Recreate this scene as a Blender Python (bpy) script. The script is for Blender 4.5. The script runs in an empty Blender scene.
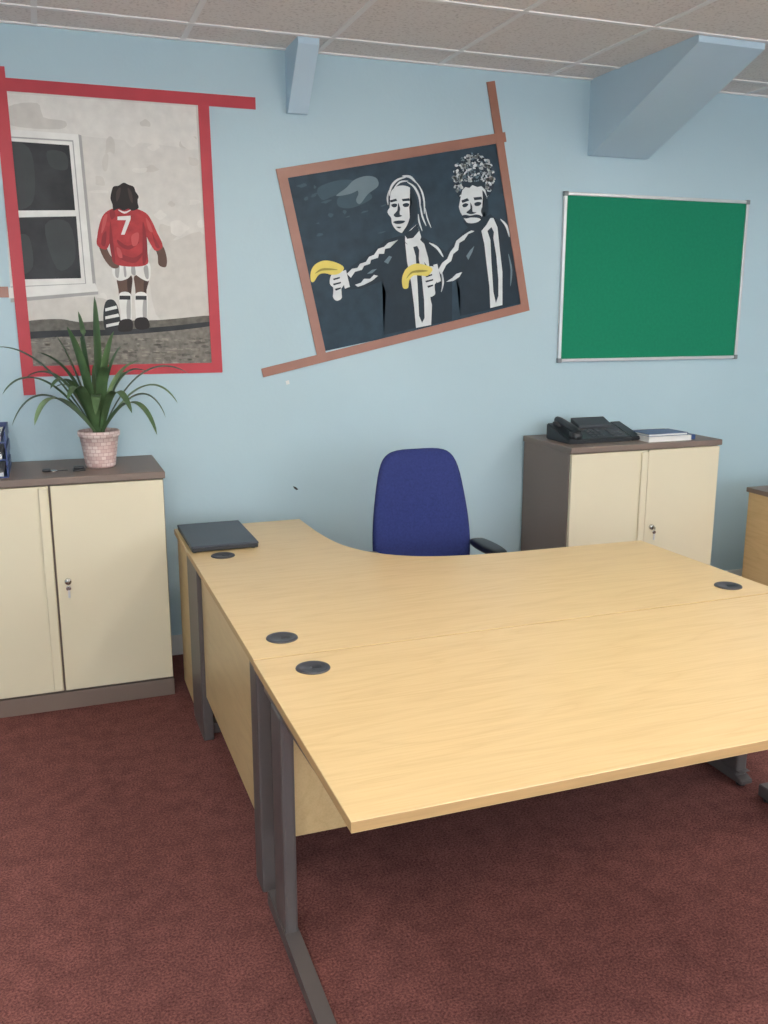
import bpy, bmesh, math, random
import numpy as np
from mathutils import Vector, Matrix
random.seed(4)
S = bpy.context.scene
COL = S.collection

# ------------------------------------------------------------------ materials
def lin(c):
    r = []
    for v in c:
        v = v/255.0
        r.append(v/12.92 if v <= 0.04045 else ((v+0.055)/1.055)**2.4)
    return r
def mat(name, rgb, rough=0.6, var=0.06, scale=8.0, stretch=(1,1,1), bump=0.0, bscale=None, metal=0.0, detail=4.0, spec=0.5):
    m = bpy.data.materials.new(name); m.use_nodes = True
    nt = m.node_tree; N = nt.nodes; L = nt.links
    b = N['Principled BSDF']
    b.inputs['Roughness'].default_value = rough
    b.inputs['Metallic'].default_value = metal
    b.inputs['Specular IOR Level'].default_value = spec
    tc = N.new('ShaderNodeTexCoord'); mp = N.new('ShaderNodeMapping')
    mp.inputs['Scale'].default_value = stretch
    L.new(tc.outputs['Object'], mp.inputs['Vector'])
    n = N.new('ShaderNodeTexNoise'); n.inputs['Scale'].default_value = scale; n.inputs['Detail'].default_value = detail
    L.new(mp.outputs['Vector'], n.inputs['Vector'])
    r = N.new('ShaderNodeValToRGB')
    c = lin(rgb)
    r.color_ramp.elements[0].position = 0.3; r.color_ramp.elements[1].position = 0.7
    r.color_ramp.elements[0].color = [max(0, x*(1-var)) for x in c]+[1]
    r.color_ramp.elements[1].color = [min(1, x*(1+var)) for x in c]+[1]
    L.new(n.outputs['Fac'], r.inputs['Fac']); L.new(r.outputs['Color'], b.inputs['Base Color'])
    if bump > 0:
        n2 = N.new('ShaderNodeTexNoise'); n2.inputs['Scale'].default_value = bscale or scale*4; n2.inputs['Detail'].default_value = 3
        L.new(tc.outputs['Object'], n2.inputs['Vector'])
        bp = N.new('ShaderNodeBump'); bp.inputs['Strength'].default_value = bump; bp.inputs['Distance'].default_value = 0.005
        L.new(n2.outputs['Fac'], bp.inputs['Height']); L.new(bp.outputs['Normal'], b.inputs['Normal'])
    return m

def wood_mat(name, rgb, dark, along=0, rough=0.34):
    m = bpy.data.materials.new(name); m.use_nodes = True
    nt = m.node_tree; N = nt.nodes; L = nt.links; b = N['Principled BSDF']
    b.inputs['Roughness'].default_value = rough
    b.inputs['Specular IOR Level'].default_value = 0.5
    tc = N.new('ShaderNodeTexCoord'); mp = N.new('ShaderNodeMapping')
    sc = [7, 7, 7]; sc[along] = 1.1
    mp.inputs['Scale'].default_value = sc
    L.new(tc.outputs['Object'], mp.inputs['Vector'])
    n = N.new('ShaderNodeTexNoise'); n.inputs['Scale'].default_value = 1.0; n.inputs['Detail'].default_value = 2; n.inputs['Distortion'].default_value = 0.5
    L.new(mp.outputs['Vector'], n.inputs['Vector'])
    mul = N.new('ShaderNodeMath'); mul.operation = 'MULTIPLY'; mul.inputs[1].default_value = 15.0
    fr = N.new('ShaderNodeMath'); fr.operation = 'PINGPONG'; fr.inputs[1].default_value = 1.0
    L.new(n.outputs['Fac'], mul.inputs[0]); L.new(mul.outputs[0], fr.inputs[0])
    pw = N.new('ShaderNodeMath'); pw.operation = 'POWER'; pw.inputs[1].default_value = 0.4
    L.new(fr.outputs[0], pw.inputs[0])
    mp2 = N.new('ShaderNodeMapping'); s2 = [190, 190, 190]; s2[along] = 7
    mp2.inputs['Scale'].default_value = s2; L.new(tc.outputs['Object'], mp2.inputs['Vector'])
    n2 = N.new('ShaderNodeTexNoise'); n2.inputs['Scale'].default_value = 1.0; n2.inputs['Detail'].default_value = 2
    L.new(mp2.outputs['Vector'], n2.inputs['Vector'])
    add = N.new('ShaderNodeMath'); add.operation = 'MULTIPLY_ADD'; add.inputs[1].default_value = 0.38
    L.new(pw.outputs[0], add.inputs[0]); L.new(n2.outputs['Fac'], add.inputs[2])
    r = N.new('ShaderNodeValToRGB')
    r.color_ramp.elements[0].position = 0.25; r.color_ramp.elements[1].position = 0.95
    r.color_ramp.elements[0].color = lin(dark)+[1]; r.color_ramp.elements[1].color = lin(rgb)+[1]
    L.new(add.outputs[0], r.inputs['Fac']); L.new(r.outputs['Color'], b.inputs['Base Color'])
    return m

def carpet_mat():
    m = bpy.data.materials.new('carpet_maroon'); m.use_nodes = True
    nt = m.node_tree; N = nt.nodes; L = nt.links; b = N['Principled BSDF']
    b.inputs['Roughness'].default_value = 0.95; b.inputs['Specular IOR Level'].default_value = 0.12
    tc = N.new('ShaderNodeTexCoord')
    n = N.new('ShaderNodeTexNoise'); n.inputs['Scale'].default_value = 150; n.inputs['Detail'].default_value = 6; n.inputs['Roughness'].default_value = 0.75
    n3 = N.new('ShaderNodeTexNoise'); n3.inputs['Scale'].default_value = 14; n3.inputs['Detail'].default_value = 6; n3.inputs['Roughness'].default_value = 0.65
    br = N.new('ShaderNodeTexBrick'); br.offset = 0; br.inputs['Scale'].default_value = 1
    br.inputs['Brick Width'].default_value = 0.5; br.inputs['Row Height'].default_value = 0.5
    br.inputs['Mortar Size'].default_value = 0.002; br.inputs['Mortar Smooth'].default_value = 0.6
    br.inputs['Color1'].default_value = (0.95, 0.95, 0.95, 1); br.inputs['Color2'].default_value = (1.05, 1.05, 1.05, 1); br.inputs['Mortar'].default_value = (0.93, 0.93, 0.93, 1)
    for q in (n, n3, br): L.new(tc.outputs['Object'], q.inputs['Vector'])
    r = N.new('ShaderNodeValToRGB')
    r.color_ramp.elements[0].position = 0.36; r.color_ramp.elements[1].position = 0.66
    r.color_ramp.elements[0].color = lin((70, 38, 38))+[1]; r.color_ramp.elements[1].color = lin((142, 92, 86))+[1]
    L.new(n.outputs['Fac'], r.inputs['Fac'])
    r2 = N.new('ShaderNodeValToRGB'); r2.color_ramp.elements[0].position = 0.3; r2.color_ramp.elements[1].position = 0.7
    r2.color_ramp.elements[0].color = (0.74, 0.74, 0.74, 1); r2.color_ramp.elements[1].color = (1.2, 1.17, 1.16, 1)
    L.new(n3.outputs['Fac'], r2.inputs['Fac'])
    m1 = N.new('ShaderNodeMixRGB'); m1.blend_type = 'MULTIPLY'; m1.inputs[0].default_value = 1
    m2 = N.new('ShaderNodeMixRGB'); m2.blend_type = 'MULTIPLY'; m2.inputs[0].default_value = 1
    L.new(r.outputs['Color'], m1.inputs[1]); L.new(r2.outputs['Color'], m1.inputs[2])
    L.new(m1.outputs[0], m2.inputs[1]); L.new(br.outputs['Color'], m2.inputs[2]); L.new(m2.outputs[0], b.inputs['Base Color'])
    bp = N.new('ShaderNodeBump'); bp.inputs['Strength'].default_value = 0.35; bp.inputs['Distance'].default_value = 0.005
    L.new(n.outputs['Fac'], bp.inputs['Height']); L.new(bp.outputs['Normal'], b.inputs['Normal'])
    return m

def tile_mat():
    m = bpy.data.materials.new('ceiling_tile_fissured'); m.use_nodes = True
    nt = m.node_tree; N = nt.nodes; L = nt.links; b = N['Principled BSDF']
    b.inputs['Roughness'].default_value = 0.9
    tc = N.new('ShaderNodeTexCoord')
    n = N.new('ShaderNodeTexNoise'); n.inputs['Scale'].default_value = 75; n.inputs['Detail'].default_value = 4
    L.new(tc.outputs['Object'], n.inputs['Vector'])
    r = N.new('ShaderNodeValToRGB')
    r.color_ramp.elements[0].position = 0.3; r.color_ramp.elements[1].position = 0.48
    r.color_ramp.elements[0].color = lin((208, 199, 193))+[1]; r.color_ramp.elements[1].color = lin((236, 229, 224))+[1]
    L.new(n.outputs['Fac'], r.inputs['Fac']); L.new(r.outputs['Color'], b.inputs['Base Color'])
    return m

def emis(name, rgb, s):
    m = bpy.data.materials.new(name); m.use_nodes = True
    b = m.node_tree.nodes['Principled BSDF']
    b.inputs['Base Color'].default_value = lin(rgb)+[1]
    b.inputs['Emission Color'].default_value = lin(rgb)+[1]; b.inputs['Emission Strength'].default_value = s
    return m

M_wall = mat('wall_paint_pale_blue', (176, 204, 215), 0.5, 0.03, 1.3, bump=0.12, bscale=60)
M_beam = mat('beam_paint_pale_blue', (186, 211, 227), 0.6, 0.03, 2)
M_white = mat('white_paint', (222, 222, 220), 0.5, 0.03, 5)
M_tbar = mat('ceiling_tbar_white', (242, 239, 237), 0.5, 0.02, 5)
M_carpet = carpet_mat(); M_tile = tile_mat()
M_wood = wood_mat('oak_laminate', (221, 193, 141), (205, 174, 120), 0)
M_woodY = wood_mat('oak_laminate_panel', (210, 180, 130), (194, 162, 112), 1)
M_edge = mat('oak_edge_band', (188, 152, 102), 0.45, 0.08, 6, (1, 1, 20))
M_cream = mat('cream_enamel', (224, 215, 186), 0.42, 0.02, 2)
M_brown = mat('brown_grey_enamel', (118, 102, 92), 0.45, 0.04, 4)
M_leg = mat('desk_leg_grey_metal', (92, 86, 85), 0.4, 0.04, 8, metal=0.2)
M_black = mat('black_plastic', (28, 30, 34), 0.4, 0.1, 20)
M_dgrey = mat('dark_grey_plastic', (56, 58, 64), 0.45, 0.1, 20)
M_laptop = mat('laptop_lid_slate', (44, 50, 62), 0.42, 0.08, 14)
M_alu = mat('aluminium', (206, 208, 210), 0.35, 0.03, 10, metal=0.5)
M_green = mat('green_felt', (22, 126, 92), 0.9, 0.05, 60, bump=0.15, bscale=300, spec=0.2)
M_blue = mat('chair_fabric_navy', (42, 52, 106), 0.9, 0.16, 120, bump=0.3, bscale=400, spec=0.15)
M_red_t = mat('red_tape', (182, 50, 62), 0.45, 0.06, 12, spec=0.35)
M_brn_t = mat('brown_tape', (148, 96, 76), 0.35, 0.07, 14)
M_chrome = mat('lock_chrome', (190, 190, 186), 0.25, 0.02, 5, metal=1.0)

# ------------------------------------------------------------------ builders
def link(o, parent=None):
    COL.objects.link(o)
    if parent is not None:
        o.parent = parent
        o.matrix_parent_inverse = Matrix.Translation(-Vector(parent.location))
    return o
def empty(name, loc):
    e = bpy.data.objects.new(name, None); e.location = loc; e.empty_display_size = 0.1
    COL.objects.link(e); return e
def obj_bm(name, bm, mats, parent=None, smooth=False):
    me = bpy.data.meshes.new(name)
    bmesh.ops.recalc_face_normals(bm, faces=bm.faces[:])
    bm.to_mesh(me); bm.free()
    for m in (mats if isinstance(mats, (list, tuple)) else [mats]): me.materials.append(m)
    if smooth:
        for p in me.polygons: p.use_smooth = True
    o = bpy.data.objects.new(name, me); return link(o, parent)
def add_box(bm, x0, x1, y0, y1, z0, z1, mi=0):
    v = [bm.verts.new(p) for p in ((x0,y0,z0),(x1,y0,z0),(x1,y1,z0),(x0,y1,z0),(x0,y0,z1),(x1,y0,z1),(x1,y1,z1),(x0,y1,z1))]
    fs = []
    for f in ((0,3,2,1),(4,5,6,7),(0,1,5,4),(1,2,6,5),(2,3,7,6),(3,0,4,7)):
        q = bm.faces.new([v[i] for i in f]); q.material_index = mi; fs.append(q)
    return v, fs
def box(name, x0, x1, y0, y1, z0, z1, m, parent=None, bev=0.0):
    bm = bmesh.new(); add_box(bm, x0, x1, y0, y1, z0, z1)
    if bev > 0:
        bmesh.ops.bevel(bm, geom=bm.edges[:], offset=bev, segments=2, affect='EDGES', profile=0.5)
    return obj_bm(name, bm, m, parent)
def prism(name, pts, z0, z1, mats, parent=None, bev=0.0, side_mi=0):
    """polygon in XY extruded in Z; side faces take side_mi"""
    bm = bmesh.new()
    lo = [bm.verts.new((p[0], p[1], z0)) for p in pts]; hi = [bm.verts.new((p[0], p[1], z1)) for p in pts]
    bm.faces.new(list(reversed(lo))); bm.faces.new(hi)
    n = len(pts)
    for i in range(n):
        f = bm.faces.new((lo[i], lo[(i+1) % n], hi[(i+1) % n], hi[i])); f.material_index = side_mi
    if bev > 0:
        es = [e for e in bm.edges if abs(e.verts[0].co.z-e.verts[1].co.z) < 1e-6]
        bmesh.ops.bevel(bm, geom=es, offset=bev, segments=2, affect='EDGES', profile=0.5)
    return obj_bm(name, bm, mats, parent)
def lathe(name, prof, c, m, parent=None, seg=40, axis='Z', smooth=True):
    bm = bmesh.new(); rings = []
    for (r, h) in prof:
        ring = []
        for i in range(seg):
            a = 2*math.pi*i/seg
            if axis == 'Z': p = (c[0]+r*math.cos(a), c[1]+r*math.sin(a), c[2]+h)
            elif axis == 'X': p = (c[0]+h, c[1]+r*math.cos(a), c[2]+r*math.sin(a))
            else: p = (c[0]+r*math.cos(a), c[1]+h, c[2]+r*math.sin(a))
            ring.append(bm.verts.new(p))
        rings.append(ring)
    for a, b in zip(rings[:-1], rings[1:]):
        for i in range(seg): bm.faces.new((a[i], a[(i+1) % seg], b[(i+1) % seg], b[i]))
    if prof[0][0] > 1e-5: bm.faces.new(rings[0])
    if prof[-1][0] > 1e-5: bm.faces.new(rings[-1])
    bmesh.ops.remove_doubles(bm, verts=bm.verts[:], dist=1e-6)
    return obj_bm(name, bm, m, parent, smooth)
def tube(name, pts, rad, m, parent=None, res=4):
    cu = bpy.data.curves.new(name, 'CURVE'); cu.dimensions = '3D'; cu.bevel_depth = rad; cu.bevel_resolution = res; cu.use_fill_caps = True
    sp = cu.splines.new('POLY'); sp.points.add(len(pts)-1)
    for i, p in enumerate(pts): sp.points[i].co = (*p, 1)
    cu.materials.append(m)
    tmp = bpy.data.objects.new(name+'_c', cu); COL.objects.link(tmp)
    dg = bpy.context.evaluated_depsgraph_get(); dg.update()
    me = bpy.data.meshes.new_from_object(tmp.evaluated_get(dg))
    bpy.data.objects.remove(tmp)
    for p in me.polygons: p.use_smooth = True
    o = bpy.data.objects.new(name, me)
    if not me.materials: me.materials.append(m)
    return link(o, parent)
def smooth_pts(P, k=5, closed=True):
    n = len(P); out = []
    rng = range(n) if closed else range(n-1)
    for i in rng:
        if closed: a, b, c, d = P[(i-1) % n], P[i], P[(i+1) % n], P[(i+2) % n]
        else: a, b, c, d = P[max(i-1, 0)], P[i], P[i+1], P[min(i+2, n-1)]
        for j in range(k):
            t = j/k
            out.append(tuple(0.5*((2*b[q])+(-a[q]+c[q])*t+(2*a[q]-5*b[q]+4*c[q]-d[q])*t*t+(-a[q]+3*b[q]-3*c[q]+d[q])*t**3) for q in range(len(b))))
    if not closed: out.append(tuple(P[-1]))
    return out

# ------------------------------------------------------------------ room shell
WY = 4.33; CZ = 2.79; X0, X1, Y0 = -2.2, 5.6, -2.5
box('floor', X0-0.1, X1+0.1, Y0-0.1, WY+0.1, -0.06, 0.0, M_carpet)
box('wall_back', X0-0.1, X1+0.1, WY, WY+0.1, 0, CZ, M_wall)
box('wall_left', X0-0.1, X0, Y0, WY, 0, CZ, M_wall)
box('wall_right', X1, X1+0.1, Y0, WY, 0, CZ, M_wall)
# front wall (behind the camera) with two window openings
bm = bmesh.new()
wins = [(-1.6, 1.2), (2.2, 5.0)]; zs, zt_w = 0.95, 2.35
add_box(bm, X0-0.1, X1+0.1, Y0-0.1, Y0, 0, zs); add_box(bm, X0-0.1, X1+0.1, Y0-0.1, Y0, zt_w, CZ)
for a, b_ in ((X0-0.1, wins[0][0]), (wins[0][1], wins[1][0]), (wins[1][1], X1+0.1)): add_box(bm, a, b_, Y0-0.1, Y0, zs, zt_w)
obj_bm('wall_front', bm, M_wall)
for i, (a, b_) in enumerate(wins):
    bm = bmesh.new(); f = 0.05
    add_box(bm, a, b_, Y0-0.08, Y0-0.02, zs, zs+f); add_box(bm, a, b_, Y0-0.08, Y0-0.02, zt_w-f, zt_w)
    for k in range(4):
        x = a+(b_-a-f)*k/3; add_box(bm, x, x+f, Y0-0.08, Y0-0.02, zs+f, zt_w-f)
    obj_bm('window_%d' % (i+1), bm, M_white)
# ceiling: tile field + T-bar grid
bm = bmesh.new()
add_box(bm, X0-0.1, X1+0.1, Y0-0.1, WY+0.1, CZ, CZ+0.05, 0)
gx = 0.66-0.6*5
while gx < X1:
    if gx > X0: add_box(bm, gx-0.012, gx+0.012, Y0, WY, CZ-0.004, CZ, 1)
    gx += 0.6
gy = 4.085-0.6*11
while gy < WY:
    if gy > Y0: add_box(bm, X0, X1, gy-0.012, gy+0.012, CZ-0.005, CZ, 1)
    gy += 0.6
add_box(bm, X0, X1, WY-0.02, WY, CZ-0.006, CZ, 1)
obj_bm('ceiling', bm, [M_tile, M_tbar])
box('baseboard_back', X0, X1, WY-0.015, WY, 0, 0.10, M_white, bev=0.003)
box('baseboard_left', X0, X0+0.015, Y0, WY-0.02, 0, 0.10, M_white)
box('baseboard_right', X1-0.015, X1, Y0, WY-0.02, 0, 0.10, M_white)

def wedge(name, xa, xb, zb, yc):
    bm = bmesh.new(); V = []
    for x in (xa, xb):
        V.append([bm.verts.new(p) for p in ((x, WY, CZ-0.001), (x, WY, zb), (x, WY-0.03, zb), (x, yc, CZ-0.03), (x, yc, CZ-0.001))])
    bm.faces.new(V[0]); bm.faces.new(list(reversed(V[1])))
    for i in range(5): bm.faces.new((V[0][i], V[0][(i+1) % 5], V[1][(i+1) % 5], V[1][i]))
    return obj_bm(name, bm, M_beam)
wedge('ceiling_beam', 2.70, 3.05, 2.425, 3.50)
wedge('ceiling_beam.001', 1.112, 1.205, 2.52, 4.10)

# ------------------------------------------------------------------ posters (flat art on the wall)
def homog(src, dst):
    A = []; B = []
    for (x, y), (X, Y) in zip(src, dst):
        A.append([x, y, 1, 0, 0, 0, -X*x, -X*y]); B.append(X)
        A.append([0, 0, 0, x, y, 1, -Y*x, -Y*y]); B.append(Y)
    h = np.linalg.solve(np.array(A, float), np.array(B, float))
    H = np.append(h, 1).reshape(3, 3)
    def f(p):
        q = H @ np.array([p[0], p[1], 1.0]); return (q[0]/q[2], q[1]/q[2])
    return f
GRAINY = {}
def poster(name, art_corners, wall_corners, bg, layers):
    """art drawn in its own sheet coordinates, laid into the poster's rectangle on the wall"""
    f = homog(art_corners, wall_corners)
    mats = {}; ml = []
    def mi(c):
        if c not in mats:
            mats[c] = len(ml); v, s = GRAINY.get(c, (0.08, 14))
            ml.append(mat('%s_ink_%d' % (name, len(ml)), c, 0.45, v, s, detail=8, spec=0.2))
        return mats[c]
    bm = bmesh.new()
    W = wall_corners
    vs = [bm.verts.new((x, WY-0.0015, z)) for x, z in W]; vb = [bm.verts.new((x, WY-0.0003, z)) for x, z in W]
    fc = bm.faces.new(vs); fc.material_index = mi(bg)
    for i in range(4): bm.faces.new((vs[i], vs[(i+1) % 4], vb[(i+1) % 4], vb[i])).material_index = mi(bg)
    for k, (c, pl, sm) in enumerate(layers):
        if not pl: continue
        if not isinstance(pl[0], list): pl = [pl]
        y = WY-0.0017-0.00004*k
        for pts in pl:
            if sm: pts = smooth_pts(pts, 4)
            q = [bm.verts.new((f(p)[0], y, f(p)[1])) for p in pts]
            fc = bm.faces.new(q); fc.material_index = mi(c)
            bmesh.ops.triangulate(bm, faces=[fc])
    me = bpy.data.meshes.new(name)
    for fa in bm.faces:
        fa.normal_update()
        if fa.normal.y > 0.5: fa.normal_flip()
    bm.to_mesh(me); bm.free()
    for m in ml: me.materials.append(m)
    o = bpy.data.objects.new(name, me); COL.objects.link(o); return o
def tape(name, a, b, w, m, parent, lay=0):
    a = Vector(a); b = Vector(b); d = (b-a).normalized(); n = Vector((-d.y, d.x))*w/2
    y = WY-0.0065-0.0006*lay
    bm = bmesh.new()
    P = [a+n, a-n, b-n, b+n]
    f = [bm.verts.new((p.x, y, p.y)) for p in P]; k = [bm.verts.new((p.x, WY-0.0003, p.y)) for p in P]
    bm.faces.new(f)
    for i in range(4): bm.faces.new((f[i], f[(i+1) % 4], k[(i+1) % 4], k[i]))
    return obj_bm(name, bm, m, parent)
rnd = random.Random(11)
def blob(cx, cy, rx, ry, n=7, j=0.35, rot=0.0):
    o = []
    for i in range(n):
        a = 2*math.pi*i/n; s = 1+rnd.uniform(-j, j); x = rx*s*math.cos(a); y = ry*s*math.sin(a)
        o.append((cx+x*math.cos(rot)-y*math.sin(rot), cy+x*math.sin(rot)+y*math.cos(rot)))
    return o
def stroke(pts, w):
    """tapered brush stroke as a polygon"""
    P = smooth_pts(pts, 4, False); n = len(P); a = []; b = []
    for i, p in enumerate(P):
        q0 = P[max(i-1, 0)]; q1 = P[min(i+1, n-1)]; d = Vector((q1[0]-q0[0], q1[1]-q0[1])).normalized()
        ww = w*0.5*max(0.12, math.sin(math.pi*(0.08+0.84*i/(n-1))))
        a.append((p[0]-d.y*ww, p[1]+d.x*ww)); b.append((p[0]+d.y*ww, p[1]-d.x*ww))
    return a+b[::-1]

PW = (216, 214, 208); WH = (232, 232, 228); DK = (46, 49, 52); RD = (170, 52, 56); GR = (120, 116, 108); HR = (36, 30, 30); SK = (96, 72, 62)
PW2 = (206, 203, 196); PW3 = (224, 222, 216); GR2 = (98, 95, 88); GR3 = (140, 136, 126); RD2 = (136, 40, 46); RD3 = (192, 80, 80); SHD = (166, 166, 164)
for c in (PW, PW2, PW3): GRAINY[c] = (0.07, 22)
for c in (GR, GR2, GR3): GRAINY[c] = (0.3, 45)
GRAINY[DK] = (0.35, 10); GRAINY[RD] = (0.2, 30)
gravel = [blob(rnd.uniform(34, 210), rnd.uniform(338, 365), rnd.uniform(1, 4), rnd.uniform(0.5, 1.3), 6) for _ in range(90)]
gravel2 = [blob(rnd.uniform(34, 210), rnd.uniform(338, 365), rnd.uniform(1, 5), rnd.uniform(0.5, 1.5), 6) for _ in range(80)]
stain = [blob(rnd.uniform(98, 204), rnd.uniform(110, 312), rnd.uniform(2, 9), rnd.uniform(2, 9), 8) for _ in range(16)]
stain2 = [blob(rnd.uniform(98, 204), rnd.uniform(110, 312), rnd.uniform(2, 10), rnd.uniform(1.5, 7), 8) for _ in range(22)]
L1 = [
 (PW3, [(4, 94), (200, 107), (203, 150), (120, 140), (6, 130)], False),
 (PW2, stain, True), (PW3, stain2, True),
 (PW2, [[(196, 116), (198, 116), (206, 220), (204, 220)], [(150, 250), (176, 240), (206, 236), (212, 312), (180, 318), (156, 314)], [(30, 302), (96, 298), (112, 306), (104, 322), (30, 322)]], True),
 (PW2, [(9, 108), (38, 104), (44, 118), (66, 122), (60, 130), (10, 126)], True),
 (GR, [(24, 330), (213, 319), (217, 367), (29, 373)], False),
 (GR2, [(24, 324), (60, 320), (80, 323), (110, 321), (160, 320), (213, 315), (213, 324), (170, 330), (110, 334), (60, 336), (26, 340)], True),
 (DK, [(24, 334), (70, 331), (120, 330), (170, 326), (213, 321), (213, 325), (170, 331), (110, 336), (60, 338), (26, 340)], True),
 (GR3, gravel, True), (GR2, gravel2, True),
 (WH, [(1, 130), (79, 135), (94, 290), (12, 296)], False),
 (SHD, [(79, 135), (82, 136), (97, 288), (94, 290)], False),
 (SHD, [(1, 137), (74, 141), (87, 285), (12, 289)], False),
 (WH, [(2, 138.5), (73, 142.5), (86, 284), (12, 288)], False),
 (DK, [(5, 142), (70, 146), (76, 211), (9, 212)], False),
 (DK, [(10, 219), (77, 217), (82, 279), (15, 281)], False),
 ((58, 62, 64), [[(10, 148), (30, 149), (36, 180), (32, 206), (12, 206)], [(48, 152), (66, 154), (68, 170), (52, 168)], [(46, 226), (70, 224), (76, 260), (58, 270)], [(16, 240), (30, 238), (34, 268), (20, 274)]], True),
 (WH, [(10, 289), (96, 284), (99, 292), (10, 300)], False),
 (SHD, [(12, 300), (99, 292), (99, 295), (12, 304)], False),
 (DK, [(106, 303), (113, 300), (118, 306), (121, 320), (122, 332), (108, 333), (104, 320)], True),
 (WH, [[(106, 309), (117, 306), (118, 309), (106, 312)], [(106, 317), (119, 314), (120, 317), (106, 320)], [(107, 325), (121, 322), (121, 325), (107, 328)]], False),
 (SK, [[(118, 276), (132, 276), (132, 290), (130, 300), (121, 300), (119, 290)], [(135, 276), (149, 277), (147, 290), (146, 300), (137, 300), (136, 288)]], True),
 ((64, 46, 40), [[(128, 277), (132, 277), (132, 290), (130, 297), (128, 290)], [(145, 277), (149, 277), (147, 290), (145, 297), (144, 288)]], True),
 (WH, [[(120, 294), (131, 294), (132, 310), (131, 324), (123, 325), (121, 310)], [(136, 294), (147, 294), (148, 310), (146, 322), (138, 323), (136, 310)]], True),
 (SHD, [[(128, 300), (131, 300), (131, 322), (128, 322), (127, 310)], [(144, 300), (147, 300), (147, 320), (144, 321), (143, 310)]], True),
 (DK, [[(120, 296), (131, 296), (131, 300), (120, 300)], [(136, 296), (147, 296), (147, 300), (136, 300)]], False),
 (HR, [[(121, 321), (132, 320), (133, 330), (127, 332), (119, 331)], [(136, 319), (147, 318), (150, 327), (143, 330), (136, 328)]], True),
 (WH, [(115, 262), (130, 264), (148, 262), (151, 272), (149, 281), (142, 279), (134, 274), (128, 279), (119, 281), (113, 274)], True),
 (SHD, [[(132, 266), (135, 266), (136, 275), (132, 274)], [(116, 268), (120, 266), (119, 278), (116, 276)], [(144, 268), (148, 266), (149, 278), (146, 278)], [(124, 267), (126, 267), (127, 276), (125, 277)]], True),
 (SK, [[(99, 244), (106, 246), (111, 256), (119, 262), (119, 268), (112, 268), (104, 258)], [(156, 248), (163, 246), (167, 258), (166, 267), (159, 265), (158, 256)]], True),
 (RD, [(106, 213), (117, 208), (133, 208), (146, 213), (152, 221), (157, 232), (163, 246), (156, 251), (150, 243), (145, 234), (146, 250), (148, 264), (132, 267), (115, 264), (112, 252), (112, 240), (107, 250), (98, 246), (98, 236), (101, 222)], True),
 (RD2, [[(111, 222), (113, 236), (116, 262), (113, 260), (110, 242)], [(143, 222), (146, 232), (147, 258), (143, 264), (143, 240)], [(103, 236), (107, 232), (106, 246), (102, 245)], [(152, 232), (155, 238), (160, 247), (156, 247)],
        [(118, 240), (128, 246), (140, 242), (130, 250), (120, 246)], [(120, 254), (134, 258), (144, 252), (136, 263), (122, 260)], [(110, 212), (114, 210), (116, 216), (112, 220)]], True),
 (RD3, [[(104, 218), (108, 215), (106, 226), (102, 234)], [(132, 236), (139, 233), (138, 244), (133, 246)], [(146, 218), (150, 223), (153, 232), (149, 230)], [(117, 248), (121, 250), (123, 258), (119, 257)]], True),
 (WH, [(119, 210), (125, 212), (131, 210), (130, 211.5), (125, 214), (120, 211.5)], True),
 (HR, [(112, 192), (114, 187), (119, 186), (124, 183), (129, 185), (134, 187), (136, 192), (139, 197), (137, 202), (139, 208), (133, 211), (129, 209), (124, 211), (119, 209), (114, 211), (113, 205), (111, 199)], True),
 ((62, 50, 46), [[(117, 192), (121, 188), (120, 197), (117, 202)], [(128, 188), (132, 193), (133, 203), (130, 199)]], True),
 (WH, [(118, 217), (131, 216), (131, 219.5), (125, 235), (121.5, 235), (126.5, 220.5), (118, 220.5)], False),
]
p1 = poster('footballer_poster', [(1.5, 86), (203, 100), (217, 367), (29, 373)], [(-0.088, 2.55), (0.738, 2.55), (0.753, 1.387), (-0.075, 1.387)], PW, L1)
T = lambda n, a, b, w, m, p, l=0: tape(n, a, b, w, m, p, l)
T('tape_top', (-0.34, 2.553), (0.97, 2.553), 0.05, M_red_t, p1, 1)
T('tape_right', (0.737, 2.55), (0.753, 1.365), 0.048, M_red_t, p1, 0)
T('tape_bottom', (-0.085, 1.387), (0.775, 1.387), 0.046, M_red_t, p1, 1)
T('tape_left', (-0.092, 2.62), (-0.074, 1.285), 0.05, M_red_t, p1, 2)
T('tape_side_strip', (-0.36, 1.72), (-0.125, 1.725), 0.045, M_brn_t, p1, 0)

TL = (35, 56, 70); SU = (26, 42, 54); W2 = (216, 222, 224); YE = (226, 208, 104); G2 = (104, 124, 134); GB = (54, 78, 90)
GRAINY[TL] = (0.22, 16); GRAINY[SU] = (0.12, 20)
# afro: a cloud of small curls all round the crown and down to the ears
def in_afro(x, y): return not (462 < x < 486 and y > 186)
afro = []; afro_d = []; afro_g = []
for k in range(420):
    a_ = rnd.uniform(0, 2*math.pi); r_ = math.sqrt(rnd.uniform(0.0, 1.0)); x, y = 473.5+20.5*r_*math.cos(a_), 178+25*r_*math.sin(a_)
    if y > 202 or not in_afro(x, y): continue
    edge = r_ > 0.55
    if y > 181 and 460 < x < 488 and not edge: continue
    t_ = rnd.random()
    if t_ < (0.62 if edge else 0.34): afro.append(blob(x, y, rnd.uniform(0.9, 2.1), rnd.uniform(0.8, 1.7), 6, 0.4, rnd.uniform(0, 3)))
    elif t_ < 0.78: afro_g.append(blob(x, y, rnd.uniform(0.8, 1.8), rnd.uniform(0.7, 1.5), 6, 0.4, rnd.uniform(0, 3)))
    else: afro_d.append(blob(x, y, rnd.uniform(0.7, 1.5), rnd.uniform(0.6, 1.2), 6, 0.4, rnd.uniform(0, 3)))
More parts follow.
